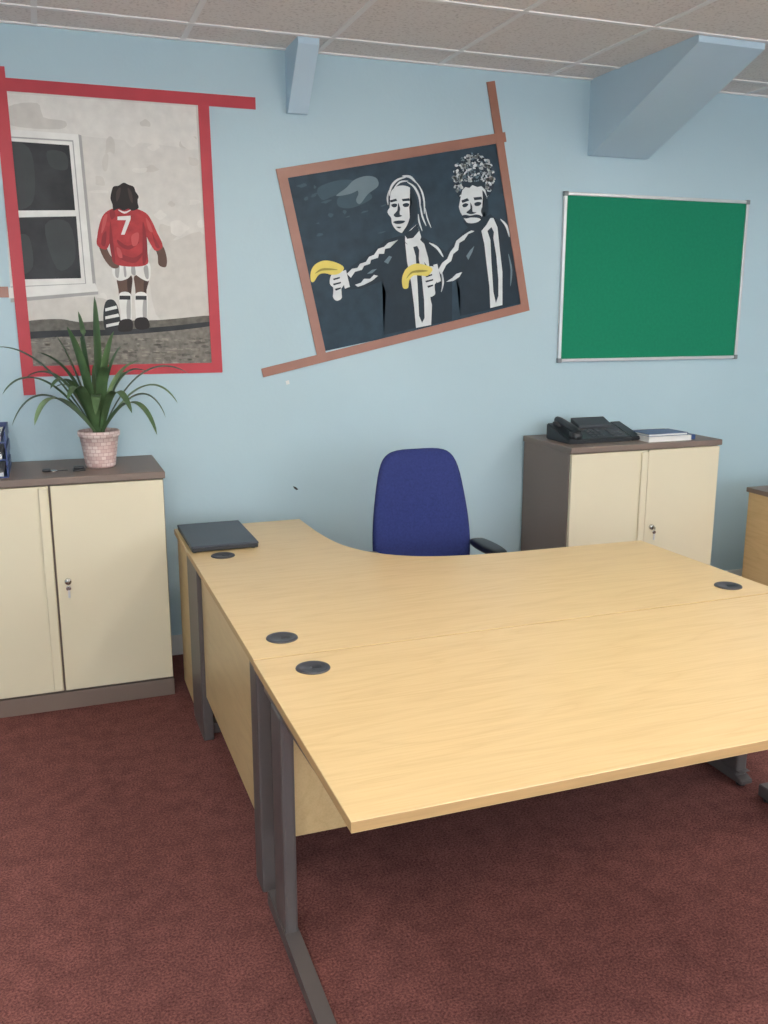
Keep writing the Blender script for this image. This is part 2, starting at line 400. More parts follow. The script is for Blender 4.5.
flecks = [blob(rnd.uniform(300, 385), rnd.uniform(182, 235), rnd.uniform(1, 6), rnd.uniform(0.6, 2.0), 7, 0.35, -0.3) for _ in range(18)]
L2 = [
 (GB, [[(318, 188), (340, 180), (358, 182), (352, 192), (334, 196), (322, 200)], [(340, 196), (362, 190), (372, 198), (352, 208), (338, 206)]], True),
 (GB, flecks, True),
 (G2, [[(354, 180), (366, 176), (376, 178), (378, 186), (368, 194), (360, 204), (356, 200), (360, 190), (350, 194), (336, 196), (346, 188)]], True),
 # suits (near-black on the dark ground)
 (SU, [(400, 236), (386, 240), (372, 252), (352, 266), (343, 276), (346, 290), (362, 289), (382, 281), (386, 292), (384, 335), (452, 320), (452, 290), (452, 268), (448, 254), (438, 246), (424, 238)], False),
 (SU, [(480, 222), (466, 229), (454, 242), (436, 264), (436, 282), (446, 284), (456, 278), (460, 290), (460, 316), (521, 303), (517, 268), (511, 238), (503, 224), (490, 214)], False),
 # left man: torn highlights along the sleeve
 (W2, [[(347, 274), (352, 269), (358, 268), (360, 264), (366, 262), (369, 257), (374, 255), (378, 249), (384, 247), (388, 243), (398, 240), (392, 245), (390, 248), (385, 249), (384, 254), (379, 254), (378, 258), (371, 260), (370, 264), (364, 266), (362, 270), (355, 272), (351, 278)],
       [(355, 285), (361, 283), (364, 279), (370, 279), (374, 275), (378, 276), (372, 281), (364, 285), (358, 287)]], False),
 (G2, [[(384, 262), (389, 256), (392, 257), (388, 264)], [(367, 274), (372, 270), (377, 269), (372, 273.5)]], False),
 (W2, [(341, 272), (346, 270), (350, 287), (345, 289)], False),
 (W2, [(331, 276), (336, 271), (342, 270), (345, 276), (344, 285), (341, 290), (342, 298), (337, 301), (333, 297), (334, 289), (330, 284)], True),
 (SU, [[(333, 279), (340, 277), (340, 278.6), (334, 280.5)], [(333, 284), (341, 282), (341, 283.6), (334, 285.6)], [(335, 289), (341, 287.5), (341, 289), (336, 291)]], False),
 (YE, [(311, 281), (311, 272), (315, 265), (323, 261), (332, 261.5), (341, 265), (344, 269), (339, 274), (332, 275), (325, 273.5), (319, 275), (314, 282)], True),
 ((150, 138, 62), [(315, 274), (321, 269), (330, 268.5), (338, 270), (330, 270.5), (322, 271)], True),
 # left man: face in three-quarter view, strands of straight hair
 (W2, [(390, 196), (392, 190), (398, 186), (406, 186), (412, 190), (416, 200), (416, 212), (413, 222), (408, 230), (402, 233), (396, 230), (392, 224), (391, 218), (388, 214), (387.5, 211), (390, 206)], True),
 (SU, [(410, 188), (414, 192), (417, 202), (417, 214), (413, 224), (406, 232), (402, 233), (407, 225), (410, 215), (409, 207), (412, 203), (410, 196)], True),
 (SU, [[(389.5, 200.5), (396, 198.6), (397, 201), (390.5, 202.6)], [(401.5, 199), (409, 198.2), (410, 200.8), (402.5, 201.4)]], False),
 (SU, [[(391, 205), (394, 203.6), (397, 204.4), (396, 207), (393, 207.4)], [(402.5, 204.5), (406, 203), (409, 204), (408, 206.6), (404, 207)],
       [(398, 203), (397.4, 210), (393.5, 215), (396.5, 217.4), (402, 216), (399, 214), (400, 209)],
       [(393, 222), (398, 220.6), (405, 221), (402, 223.6), (396, 224)], [(396, 227), (401, 227), (399, 228.6)]], True),
 (W2, [stroke([(389, 196), (391, 187), (397, 180), (406, 177)], 2.4), stroke([(394, 188), (400, 182), (408, 181)], 1.8), stroke([(402, 176), (410, 177), (416, 183)], 2.6),
       stroke([(407, 182), (414, 187), (419, 197), (420, 208)], 2.2), stroke([(415, 181), (421, 190), (424, 202), (424, 214)], 1.8), stroke([(420, 204), (422, 216), (426, 226)], 1.8),
       stroke([(418, 214), (419, 222), (422, 231)], 1.6), stroke([(425, 208), (427, 218), (431, 228)], 1.3), stroke([(388, 205), (387, 198), (389, 190)], 1.2)], False),
 # neck, shirt, tie
 (W2, [(405, 235), (411, 229), (417, 224), (421, 237), (418, 246), (410, 247), (405, 242)], False),
 (SU, [(404, 234), (411, 230), (417, 224), (419, 231), (413, 238), (407, 239)], False),
 (W2, [(405, 243), (411, 247), (419, 239), (424, 244), (428, 258), (431, 280), (432, 300), (431, 325), (416, 328), (414, 306), (411, 282), (407, 262)], False),
 (SU, [(413, 247), (417, 246), (419, 250), (418, 255), (421.5, 276), (424, 300), (424.5, 318), (422, 323), (419, 316), (417.5, 286), (415.5, 256)], False),
 (SU, [(424, 262), (430, 270), (434, 290), (433, 310), (430.5, 300), (429, 284)], False),
 (W2, [stroke([(429, 243), (437, 248), (443, 257)], 2.6), stroke([(441, 270), (443, 282), (441, 292)], 1.6)], False),
 # right man: sleeve highlights
 (W2, [[(438, 270), (442, 263), (447, 259), (450, 252), (454, 247), (456, 241), (462, 236), (468, 232), (478, 227), (473, 232), (468, 234), (464, 240), (459, 243), (458, 250), (453, 254), (451, 261), (446, 265), (441, 275)],
       [(446, 282), (452, 278), (456, 274), (462, 272), (459, 277), (453, 281)]], False),
 (G2, [[(466, 256), (470, 250), (474, 246), (472, 252), (468, 260)]], False),
 (W2, [(433, 265), (437, 264), (441, 281), (437, 283)], False),
 (W2, [(423, 273), (428, 267), (434, 267), (437, 273), (437, 281), (434, 286), (435, 294), (430, 297), (426, 294), (426, 286), (422, 281)], True),
 (SU, [[(425, 276), (432, 274), (432, 275.6), (426, 277.5)], [(425, 281), (433, 279), (433, 280.6), (426, 282.6)], [(427, 286), (433, 284.5), (433, 286), (428, 288)]], False),
 (YE, [(403, 288), (402, 278), (406, 269), (414, 264), (423, 264.5), (431, 267.5), (432, 271), (427, 276), (419, 275.5), (413, 276), (409, 281), (408, 288)], True),
 ((150, 138, 62), [(406, 279), (411, 272), (420, 270), (428, 271), (420, 272.5), (412, 273.5)], True),
 # right man: curly afro, face, moustache and beard
 (SU, blob(473.5, 179, 20, 25, 26, 0.05), True),
 (G2, afro_g, True), (W2, afro, True), (SU, afro_d, True),
 (W2, [(460, 199), (462, 190), (465, 187), (469, 188), (472, 185), (477, 187), (481, 186), (485, 190), (487, 199), (486, 212), (482, 222), (476, 228), (470, 227), (464, 219), (460, 212), (458.5, 207)], False),
 (SU, [[(461, 200.5), (467, 198), (469, 200.5), (462, 203)], [(473, 197.4), (481, 196.6), (482, 199.4), (474, 200.2)]], False),
 (SU, [[(462, 205), (465, 203.2), (468, 204.3), (466, 206.8), (463, 207.2)], [(474, 203.3), (477.5, 201.8), (481, 202.8), (479, 205.6), (475, 205.8)],
       [(470, 202.5), (470, 208.5), (466, 212.5), (471, 214.2), (476, 212.5), (471.8, 211.5), (472, 207)],
       [(461.5, 216), (465, 214.8), (470, 215.6), (476, 214.4), (481, 216), (482, 220), (478, 218), (471, 217.5), (465, 218.5)],
       [(463, 221), (468, 223), (474, 223), (480, 220), (484, 211), (485, 220), (480, 228), (475, 231), (469, 229)],
       [(482, 190), (487, 199), (488, 211), (484, 217), (480.5, 211), (483.5, 202)]], True),
 (W2, [(467, 219), (472, 218.6), (477, 218.6), (473, 221)], True),
 # right man: neck, shirt, tie
 (W2, [(481, 231), (486, 225), (490, 218), (493, 218), (497, 227), (499, 246), (502, 272), (502, 305), (490, 308), (489, 286), (486, 262), (484, 244)], False),
 (SU, [(487, 231), (491, 227), (493.5, 232), (493, 238), (496, 256), (498, 280), (498, 296), (495.5, 303), (493, 292), (491, 262), (490, 240)], False),
 (W2, [stroke([(500, 219), (506, 226), (509, 237)], 2.4)], False),
 (G2, [stroke([(508, 254), (511, 270), (510, 286)], 1.8)], False),
]
c2 = [(1.076, 2.26), (2.213, 2.485), (2.367, 1.66), (1.262, 1.452)]
p2 = poster('banana_gunmen_poster', [(280, 174), (503, 137), (525, 308), (322, 352)], c2, TL, L2)
T('tape_top', (1.06, 2.257), (2.225, 2.487), 0.046, M_brn_t, p2, 0)
T('tape_right', (2.135, 2.735), (2.368, 1.645), 0.044, M_brn_t, p2, 1)
T('tape_bottom', (0.966, 1.357), (2.385, 1.668), 0.042, M_brn_t, p2, 2)
T('tape_left', (1.080, 2.275), (1.262, 1.43), 0.046, M_brn_t, p2, 1)

# ------------------------------------------------------------------ notice board
nb = empty('green_notice_board', (3.167, WY, 1.81))
bx0, bx1, bz0, bz1 = 2.565, 3.740, 1.378, 2.243
box('felt_panel', bx0+0.012, bx1-0.012, WY-0.012, WY-0.0003, bz0+0.012, bz1-0.012, M_green, nb)
for n_, a in (('frame_top', (bx0, bx1, bz1-0.017, bz1)), ('frame_bottom', (bx0, bx1, bz0, bz0+0.017)), ('frame_left', (bx0, bx0+0.017, bz0, bz1)), ('frame_right', (bx1-0.017, bx1, bz0, bz1))):
    box(n_, a[0], a[1], WY-0.02, WY-0.0003, a[2], a[3], M_alu, nb, 0.003)
M_cap = mat('frame_corner_grey', (120, 124, 128), 0.5, 0.04, 9)
for i, (cx, cz) in enumerate(((bx0, bz0), (bx0, bz1), (bx1, bz0), (bx1, bz1))):
    sx = 1 if cx == bx0 else -1; sz = 1 if cz == bz0 else -1
    box('corner_cap_%d' % i, min(cx-0.003*sx, cx+0.021*sx), max(cx-0.003*sx, cx+0.021*sx), WY-0.023, WY-0.0003, min(cz-0.003*sz, cz+0.021*sz), max(cz-0.003*sz, cz+0.021*sz), M_cap, nb, 0.003)

# ------------------------------------------------------------------ steel cupboards
def cupboard(name, x0, x1, y0, H=0.995, split=0.5):
    y1 = WY-0.022
    e = empty(name, ((x0+x1)/2, (y0+y1)/2, 0))
    box('carcass', x0, x1, y0+0.022, y1, 0.0, H-0.03, M_brown, e, 0.002)
    box('top', x0-0.006, x1+0.006, y0-0.006, y1+0.003, H-0.03, H, M_brown, e, 0.004)
    box('plinth', x0, x1, y0+0.004, y0+0.022, 0.0, 0.075, M_brown, e, 0.002)
    zb, zt_ = 0.085, H-0.035
    xm = x0+(x1-x0)*split
    box('door_left', x0+0.004, xm-0.004, y0, y0+0.021, zb, zt_, M_cream, e, 0.003)
    box('door_right', xm+0.004, x1-0.004, y0, y0+0.021, zb, zt_, M_cream, e, 0.003)
    box('door_left_pull', xm-0.042, xm-0.006, y0-0.012, y0+0.001, zb+0.006, zt_-0.006, M_cream, e, 0.004)
    lathe('lock', [(0.0, -0.012), (0.012, -0.012), (0.014, -0.006), (0.014, 0.001)], (xm+0.045, y0, 0.56), M_chrome, e, 20, 'Y')
    box('key', xm+0.043, xm+0.047, y0-0.034, y0-0.011, 0.553, 0.567, M_chrome, e, 0.001)
    lathe('key_ring', [(0.007, -0.002), (0.010, -0.002), (0.010, 0.0), (0.007, 0.0)], (xm+0.045, y0-0.027, 0.538), M_chrome, e, 16, 'Y')
    box('key_tag', xm+0.041, xm+0.050, y0-0.030, y0-0.026, 0.497, 0.530, M_alu, e, 0.001)
    return e
cupboard('storage_cupboard', -0.475, 0.428, 3.84)
cupboard('storage_cupboard.001', 2.375, 3.265, 3.83)

# wooden cupboard at far right
e = empty('wooden_cupboard', (3.87, 3.5, 0))
box('carcass', 3.43, 4.31, 3.24, 3.78, 0.06, 0.715, M_woodY, e, 0.002)
box('plinth', 3.44, 4.30, 3.27, 3.77, 0.0, 0.06, M_brown, e)
box('top', 3.42, 4.32, 3.21, 3.79, 0.715, 0.74, M_brown, e, 0.003)
box('door_left', 3.433, 3.867, 3.221, 3.239, 0.07, 0.71, M_woodY, e, 0.002)
box('door_right', 3.873, 4.307, 3.221, 3.239, 0.07, 0.71, M_woodY, e, 0.002)
for x in (3.83, 3.91): tube('handle', [(x, 3.221, 0.45), (x, 3.195, 0.45), (x, 3.195, 0.58), (x, 3.221, 0.58)], 0.005, M_alu, e)

# ------------------------------------------------------------------ desks
DZ0, DZ1 = 0.705, 0.73
def grommet(x, y, parent, i):
    lathe('cable_grommet_%d' % i, [(0.0, 0.002), (0.031, 0.002), (0.033, 0.0035), (0.041, 0.0045), (0.045, 0.003), (0.046, 0.0)], (x, y, DZ1), M_dgrey, parent, 36)
    box('grommet_slot_%d' % i, x-0.004, x+0.022, y-0.007, y+0.007, DZ1+0.002, DZ1+0.0036, M_black, parent)
def cant_leg(parent, xa, xb, yc0, yc1, yf0, yf1, tag):
    box('leg_column_'+tag, xa, xb, yc0, yc1, 0.03, 0.665, M_leg, parent, 0.008)
    bm = bmesh.new()
    prof = [(yf0, 0.012), (yf0, 0.028), (yf0+0.05, 0.038), (yc0-0.02, 0.055), (yf1, 0.055), (yf1, 0.012)]
    V = [[bm.verts.new((x, y, z)) for y, z in prof] for x in (xa-0.003, xb+0.003)]
    bm.faces.new(V[0]); bm.faces.new(list(reversed(V[1])))
    for k in range(6): bm.faces.new((V[0][k], V[0][(k+1) % 6], V[1][(k+1) % 6], V[1][k]))
    bmesh.ops.bevel(bm, geom=bm.edges[:], offset=0.003, segments=2, affect='EDGES')
    obj_bm('leg_foot_'+tag, bm, M_leg, parent)
    for k, yy in enumerate((yf0+0.03, yf1-0.03)):
        lathe('leveller_%s_%d' % (tag, k), [(0.016, 0), (0.016, 0.006), (0.006, 0.008), (0.006, 0.014)], ((xa+xb)/2, yy, 0), M_black, parent, 16)
    bm = bmesh.new()
    prof = [(yf0-0.0, 0.704), (yf0, 0.682), (yc0, 0.655), (yf1, 0.655), (yf1, 0.704)]
    V = [[bm.verts.new((x, y, z)) for y, z in prof] for x in (xa+0.004, xb-0.004)]
    bm.faces.new(V[0]); bm.faces.new(list(reversed(V[1])))
    for k in range(5): bm.faces.new((V[0][k], V[0][(k+1) % 5], V[1][(k+1) % 5], V[1][k]))
    obj_bm('leg_beam_'+tag, bm, M_leg, parent)

# straight desk (front)
d1 = empty('straight_desk', (1.37, 1.87, 0))
prism('desktop', [(0.466, 1.450), (2.27, 1.450), (2.27, 2.294), (0.466, 2.294)], DZ0, DZ1, [M_wood, M_edge], d1, 0.0018, 1)
cant_leg(d1, 0.480, 0.515, 2.06, 2.17, 1.50, 2.26, 'left')
cant_leg(d1, 2.205, 2.240, 2.06, 2.17, 1.50, 2.26, 'right')
box('modesty_panel', 0.53, 2.202, 2.235, 2.253, 0.22, 0.704, M_woodY, d1, 0.001)
box('cross_rail', 0.515, 2.207, 2.12, 2.15, 0.66, 0.70, M_leg, d1, 0.002)
grommet(0.602, 2.189, d1, 1)

# crescent (L shaped) desk behind
d2 = empty('crescent_desk', (1.37, 2.9, 0))
curve = smooth_pts([(1.03, 3.66), (1.045, 3.50), (1.075, 3.37), (1.145, 3.24), (1.26, 3.145), (1.42, 3.09), (1.62, 3.066)], 5, False)
out = [(0.468, 2.300), (2.262, 2.300), (2.235, 3.05)] + list(reversed(curve)) + [(1.025, 3.91), (0.468, 3.91)]
prism('desktop', out, DZ0, DZ1, [M_wood, M_edge], d2, 0.0018, 1)
cant_leg(d2, 2.195, 2.24, 2.36, 2.46, 2.33, 2.98, 'right')
box('corner_post', 0.478, 0.520, 2.325, 2.415, 0.0, 0.704, M_leg, d2, 0.006)
box('modesty_panel_side', 0.490, 0.508, 2.418, 3.34, 0.187, 0.704, M_woodY, d2, 0.001)
box('modesty_panel_back', 0.528, 2.19, 2.32, 2.338, 0.22, 0.704, M_woodY, d2, 0.001)
box('return_leg_post', 0.474, 0.515, 3.345, 3.60, 0.0, 0.704, M_leg, d2, 0.006)
box('return_leg_foot', 0.51, 0.98, 3.40, 3.46, 0.0, 0.045, M_leg, d2, 0.006)
grommet(0.580, 2.437, d2, 1); grommet(0.585, 3.395, d2, 2); grommet(2.132, 2.409, d2, 3)

# desk-high drawer pedestal under return end
pd = empty('drawer_pedestal', (0.72, 3.7, 0))
box('carcass', 0.478, 0.93, 3.605, 3.895, 0.04, 0.703, M_woodY, pd, 0.002)
box('plinth', 0.49, 0.91, 3.615, 3.885, 0.0, 0.04, M_brown, pd)
for i in range(3):
    z0 = 0.05+i*0.216
    box('drawer_front_%d' % i, 0.931, 0.949, 3.608, 3.892, z0, z0+0.210, M_woodY, pd, 0.002)
    box('drawer_handle_%d' % i, 0.949, 0.963, 3.68, 3.82, z0+0.150, z0+0.162, M_alu, pd, 0.003)

# ------------------------------------------------------------------ laptop (closed)
lp = empty('closed_laptop', (0.61, 3.665, DZ1))
box('base', 0.478, 0.738, 3.465, 3.865, DZ1+0.004, DZ1+0.017, M_black, lp, 0.003)
box('lid', 0.476, 0.740, 3.463, 3.867, DZ1+0.0175, DZ1+0.027, M_laptop, lp, 0.003)
for i, (x, y) in enumerate(((0.49, 3.48), (0.72, 3.48), (0.49, 3.85), (0.72, 3.85))):
    lathe('rubber_foot_%d' % i, [(0.008, 0), (0.008, 0.0042)], (x, y, DZ1), M_black, lp, 14)
lathe('hinge', [(0.005, -0.12), (0.005, 0.12)], (0.480, 3.665, DZ1+0.017), M_black, lp, 12, 'Y')

# ------------------------------------------------------------------ office chair
def cushion(name, outline, c, thick, m, parent, curve_k=0.0, plane='XZ', flip=1, tilt=0.0):
    cx = sum(p[0] for p in outline)/len(outline); cy = sum(p[1] for p in outline)/len(outline)
    bm = bmesh.new(); n = len(outline)
    ss = [(0.0, 1.0), (0.25, 1.0), (0.5, 0.98), (0.72, 0.93), (0.87, 0.8), (0.95, 0.6), (0.985, 0.35), (1.0, 0.0)]
    rings = []
    seq = [(s, d) for s, d in ss] + [(s, -d) for s, d in reversed(ss[:-1])]
    for s, d in seq:
        ring = []
        for p in (outline if s > 0 else [outline[0]]):
            a = cx+(p[0]-cx)*s; b = cy+(p[1]-cy)*s
            dep = d*thick/2
            if plane == 'XZ': v = (c[0]+a, c[1]-dep-curve_k*a*a+tilt*b, c[2]+b)
            else: v = (c[0]+a, c[1]+b, c[2]+dep-curve_k*a*a)
            ring.append(bm.verts.new(v))
        rings.append(ring)
    for A, B in zip(rings[:-1], rings[1:]):
        for i in range(n):
            j = (i+1) % n
            if len(A) == 1: bm.faces.new((A[0], B[i], B[j]))
            elif len(B) == 1: bm.faces.new((A[i], A[j], B[0]))
            else: bm.faces.new((A[i], A[j], B[j], B[i]))
    return obj_bm(name, bm, m, parent, True)
CX, CY = 1.487, 3.62
ch = empty('office_chair', (CX, CY-0.2, 0))
bo = smooth_pts([(0, 0.283), (-0.10, 0.280), (-0.152, 0.258), (-0.182, 0.205), (-0.205, 0.10), (-0.223, -0.03), (-0.228, -0.15), (-0.215, -0.235), (-0.15, -0.275), (0, -0.285),
                 (0.15, -0.275), (0.215, -0.235), (0.228, -0.15), (0.223, -0.03), (0.205, 0.10), (0.182, 0.205), (0.152, 0.258), (0.10, 0.280)], 3)
cushion('backrest_cushion', bo, (CX, CY, 0.780), 0.075, M_blue, ch, 0.55, 'XZ', tilt=0.10)
bs = [(p[0]*0.93, p[1]*0.93) for p in bo]
cushion('backrest_shell', bs, (CX, CY+0.035, 0.780), 0.05, M_black, ch, 0.55, 'XZ', tilt=0.10)
so = smooth_pts([(0, 0.23), (-0.16, 0.22), (-0.225, 0.14), (-0.24, 0), (-0.235, -0.14), (-0.19, -0.22), (0, -0.245), (0.19, -0.22), (0.235, -0.14), (0.24, 0), (0.225, 0.14), (0.16, 0.22)], 4)
cushion('seat_cushion', so, (CX, CY-0.23, 0.47), 0.085, M_blue, ch, 0.0, 'XY')
cushion('seat_pan', [(p[0]*0.9, p[1]*0.9) for p in so], (CX, CY-0.23, 0.425), 0.04, M_black, ch, 0, 'XY')
box('mechanism', CX-0.07, CX+0.07, CY-0.33, CY-0.10, 0.36, 0.415, M_black, ch, 0.01)
tube('back_stem', [(CX, CY-0.14, 0.39), (CX, CY+0.02, 0.385), (CX, CY+0.085, 0.42), (CX, CY+0.09, 0.52), (CX, CY+0.07, 0.72)], 0.02, M_black, ch)
lathe('gas_column', [(0.026, 0.07), (0.026, 0.22), (0.015, 0.22), (0.015, 0.37)], (CX, CY-0.22, 0), M_black, ch, 24)
for i in range(5):
    a = math.radians(90+72*i); dx, dy = math.cos(a), math.sin(a); ex, ey = CX+dx*0.29, CY-0.22+dy*0.29
    tube('base_spoke_%d' % i, [(CX+dx*0.01, CY-0.22+dy*0.01, 0.105), (CX+dx*0.15, CY-0.22+dy*0.15, 0.098), (ex, ey, 0.078)], 0.018, M_black, ch)
    for s_ in (-1, 1):
        px, py = ex-dy*0.014*s_, ey+dx*0.014*s_
        bm = bmesh.new()
        bmesh.ops.create_cone(bm, cap_ends=True, segments=24, radius1=0.027, radius2=0.027, depth=0.018,
            matrix=Matrix.Translation((px, py, 0.027)) @ Matrix.Rotation(a, 4, 'Z') @ Matrix.Rotation(math.pi/2, 4, 'X'))
        obj_bm('castor_%d_%s' % (i, 'a' if s_ < 0 else 'b'), bm, M_black, ch)
    tube('castor_stem_%d' % i, [(ex, ey, 0.03), (ex, ey, 0.08)], 0.007, M_black, ch)
for s_, t_ in ((-1, 'left'), (1, 'right')):
    ax = CX+s_*0.262
    az = 0.648 if s_ > 0 else 0.632
    tube('arm_support_'+t_, [(CX+s_*0.10, CY-0.24, 0.405), (ax, CY-0.24, 0.41), (ax+s_*0.012, CY-0.22, 0.50), (ax, CY-0.19, az-0.013)], 0.016, M_black, ch)
    ap = smooth_pts([(-0.03, -0.13), (0.0, -0.145), (0.03, -0.13), (0.042, -0.03), (0.036, 0.09), (0.02, 0.125), (-0.02, 0.125), (-0.036, 0.09), (-0.042, -0.03)], 3)
    cushion('arm_pad_'+t_, ap, (ax-s_*0.01, CY-0.17, az), 0.036, M_black, ch, 0, 'XY')

# ------------------------------------------------------------------ potted plant
PX, PY, PZ = 0.192, 4.06, 0.995
pp = empty('potted_dracaena', (PX, PY, PZ))
def pot_mat():
    m = bpy.data.materials.new('woven_ceramic_pot'); m.use_nodes = True
    N = m.node_tree.nodes; L = m.node_tree.links; b = N['Principled BSDF']; b.inputs['Roughness'].default_value = 0.45
    tc = N.new('ShaderNodeTexCoord'); sp = N.new('ShaderNodeSeparateXYZ'); L.new(tc.outputs['Object'], sp.inputs[0])
    sx = N.new('ShaderNodeMath'); sx.operation = 'SUBTRACT'; sx.inputs[1].default_value = PX
    sy = N.new('ShaderNodeMath'); sy.operation = 'SUBTRACT'; sy.inputs[1].default_value = PY
    L.new(sp.outputs[0], sx.inputs[0]); L.new(sp.outputs[1], sy.inputs[0])
    at = N.new('ShaderNodeMath'); at.operation = 'ARCTAN2'; L.new(sy.outputs[0], at.inputs[0]); L.new(sx.outputs[0], at.inputs[1])
    cb = N.new('ShaderNodeCombineXYZ'); L.new(at.outputs[0], cb.inputs[0])
    ms = N.new('ShaderNodeMath'); ms.operation = 'MULTIPLY'; ms.inputs[1].default_value = 13; L.new(sp.outputs[2], ms.inputs[0]); L.new(ms.outputs[0], cb.inputs[1])
    br = N.new('ShaderNodeTexBrick'); br.inputs['Scale'].default_value = 1; br.inputs['Brick Width'].default_value = 0.314; br.inputs['Row Height'].default_value = 0.2
    br.inputs['Mortar Size'].default_value = 0.02; br.inputs['Mortar Smooth'].default_value = 0.6
    br.inputs['Color1'].default_value = lin((236, 218, 212))+[1]; br.inputs['Color2'].default_value = lin((206, 172, 166))+[1]; br.inputs['Mortar'].default_value = lin((184, 146, 140))+[1]
    L.new(cb.outputs[0], br.inputs['Vector']); L.new(br.outputs['Color'], b.inputs['Base Color'])
    bp = N.new('ShaderNodeBump'); bp.inputs['Strength'].default_value = 0.4; bp.inputs['Distance'].default_value = 0.003; bp.invert = True
    L.new(br.outputs['Fac'], bp.inputs['Height']); L.new(bp.outputs['Normal'], b.inputs['Normal'])
    return m
lathe('pot', [(0.0, 0.0), (0.058, 0.0), (0.062, 0.004), (0.064, 0.02), (0.072, 0.08), (0.080, 0.130), (0.086, 0.133), (0.087, 0.152), (0.083, 0.156), (0.077, 0.152), (0.074, 0.135), (0.0, 0.135)], (PX, PY, PZ), pot_mat(), pp, 48)
lathe('soil', [(0.0, 0.140), (0.05, 0.139), (0.0745, 0.136)], (PX, PY, PZ), mat('potting_soil', (58, 42, 32), 0.95, 0.3, 60, bump=0.6, bscale=90), pp, 32)
M_leaf = mat('leaf_green', (74, 102, 64), 0.42, 0.25, 6, (4, 4, 1)); M_leaf2 = mat('leaf_green_pale', (120, 148, 104), 0.45, 0.2, 8)
def leaf(i, tip, ctrl, w, m):
    base = Vector((PX+0.012*math.copysign(1, tip[0]), PY+0.01*math.copysign(1, tip[1]), PZ+0.138))
    P2 = Vector((PX+tip[0], min(PY+tip[1], WY-0.03), PZ+0.15+tip[2])); P1 = Vector((PX+ctrl[0], min(PY+ctrl[1], WY-0.04), PZ+0.15+ctrl[2]))
    bm = bmesh.new(); prev = None; n = 20
    for k in range(n+1):
        t = k/n
        p = base*(1-t)**2+P1*2*t*(1-t)+P2*t*t
        d = ((P1-base)*2*(1-t)+(P2-P1)*2*t).normalized()
        side = d.cross(Vector((0, 0, 1)))
        if side.length < 0.15: side = Vector((-tip[1], tip[0], 0)) if abs(tip[0])+abs(tip[1]) > 1e-4 else Vector((1, 0, 0))
        side.normalize(); up = side.cross(d).normalized()
        ww = w*(0.5+1.9*t)*(1-t)**0.62 if t < 1 else 0.0004
        ww = max(min(ww, w), 0.0005)
        row = [bm.verts.new(p-side*ww+up*ww*0.3), bm.verts.new(p), bm.verts.new(p+side*ww+up*ww*0.3)]
        if prev:
            for j in (0, 1): bm.faces.new((prev[j], prev[j+1], row[j+1], row[j]))
        prev = row
    return obj_bm('leaf_%02d' % i, bm, m, pp, True)
LV = [((-0.38, -0.08, 0.36), (-0.20, -0.04, 0.38)), ((-0.36, -0.14, 0.18), (-0.22, -0.08, 0.36)), ((-0.25, -0.20, 0.06), (-0.18, -0.12, 0.28)),
      ((-0.14, 0.03, 0.40), (-0.07, 0.02, 0.26)), ((-0.05, -0.03, 0.50), (-0.02, 0, 0.30)), ((0.02, 0.02, 0.56), (0.01, 0, 0.30)),
      ((0.11, -0.05, 0.36), (0.04, -0.02, 0.26)), ((0.22, 0.03, 0.24), (0.10, 0.02, 0.32)), ((0.38, -0.06, 0.24), (0.18, -0.02, 0.36)),
      ((0.32, -0.13, 0.12), (0.20, -0.08, 0.32)), ((0.22, -0.20, 0.0), (0.15, -0.13, 0.26)), ((0.28, -0.02, 0.05), (0.20, 0.0, 0.28)),
      ((-0.02, -0.27, 0.10), (0.0, -0.16, 0.28)), ((-0.12, -0.25, 0.16), (-0.06, -0.13, 0.30)),
      ((0.12, -0.26, 0.10), (0.06, -0.14, 0.30)), ((-0.28, 0.08, 0.22), (-0.14, 0.05, 0.34)),
      ((0.14, 0.10, 0.24), (0.08, 0.09, 0.24)), ((-0.16, 0.12, 0.18), (-0.08, 0.10, 0.24)), ((0.02, 0.18, 0.28), (0.01, 0.12, 0.24)),
      ((-0.22, -0.10, 0.34), (-0.08, -0.04, 0.30)), ((0.08, -0.10, 0.42), (0.02, -0.04, 0.26)), ((-0.10, -0.12, 0.44), (-0.03, -0.05, 0.26)),
      ((-0.34, -0.02, 0.04), (-0.22, 0.0, 0.30)), ((0.18, -0.12, 0.30), (0.06, -0.05, 0.28)), ((0.04, -0.20, 0.28), (0.02, -0.08, 0.28)), ((-0.18, -0.18, 0.20), (-0.10, -0.10, 0.32))]
for i, (t_, c_) in enumerate(LV): leaf(i, t_, c_, 0.0205+0.004*random.random(), M_leaf2 if i % 7 == 2 else M_leaf)
tube('stem', [(PX, PY, PZ+0.13), (PX, PY, PZ+0.20)], 0.016, M_leaf, pp)

# ------------------------------------------------------------------ items on left cupboard
tr = empty('letter_tray_stack', (-0.33, 4.05, 0.995))
M_tray = mat('blue_tray_plastic', (40, 60, 118), 0.4, 0.08, 10); M_paper = mat('paper', (226, 226, 222), 0.8, 0.03, 10)
for i in range(3):
    z = 0.995+i*0.07
    box('tray_floor_%d' % i, -0.46, -0.17, 3.90, 4.25, z, z+0.004, M_tray, tr)
    box('tray_side_%d' % i, -0.174, -0.17, 3.90, 4.25, z+0.004, z+0.045, M_tray, tr)
    box('tray_side_b_%d' % i, -0.46, -0.456, 3.90, 4.25, z+0.004, z+0.045, M_tray, tr)
    box('tray_back_%d' % i, -0.456, -0.174, 4.246, 4.25, z+0.004, z+0.045, M_tray, tr)
    box('papers_%d' % i, -0.44, -0.19, 3.92, 4.23, z+0.004, z+0.018+0.004*i, M_paper, tr)
    if i:
        for x in (-0.458, -0.178):
            for y in (3.93, 4.20): box('riser_%d' % i, x, x+0.006, y, y+0.02, z-0.026, z, M_tray, tr)
kb = empty('key_bunch', (0.0, 4.0, 0.995))
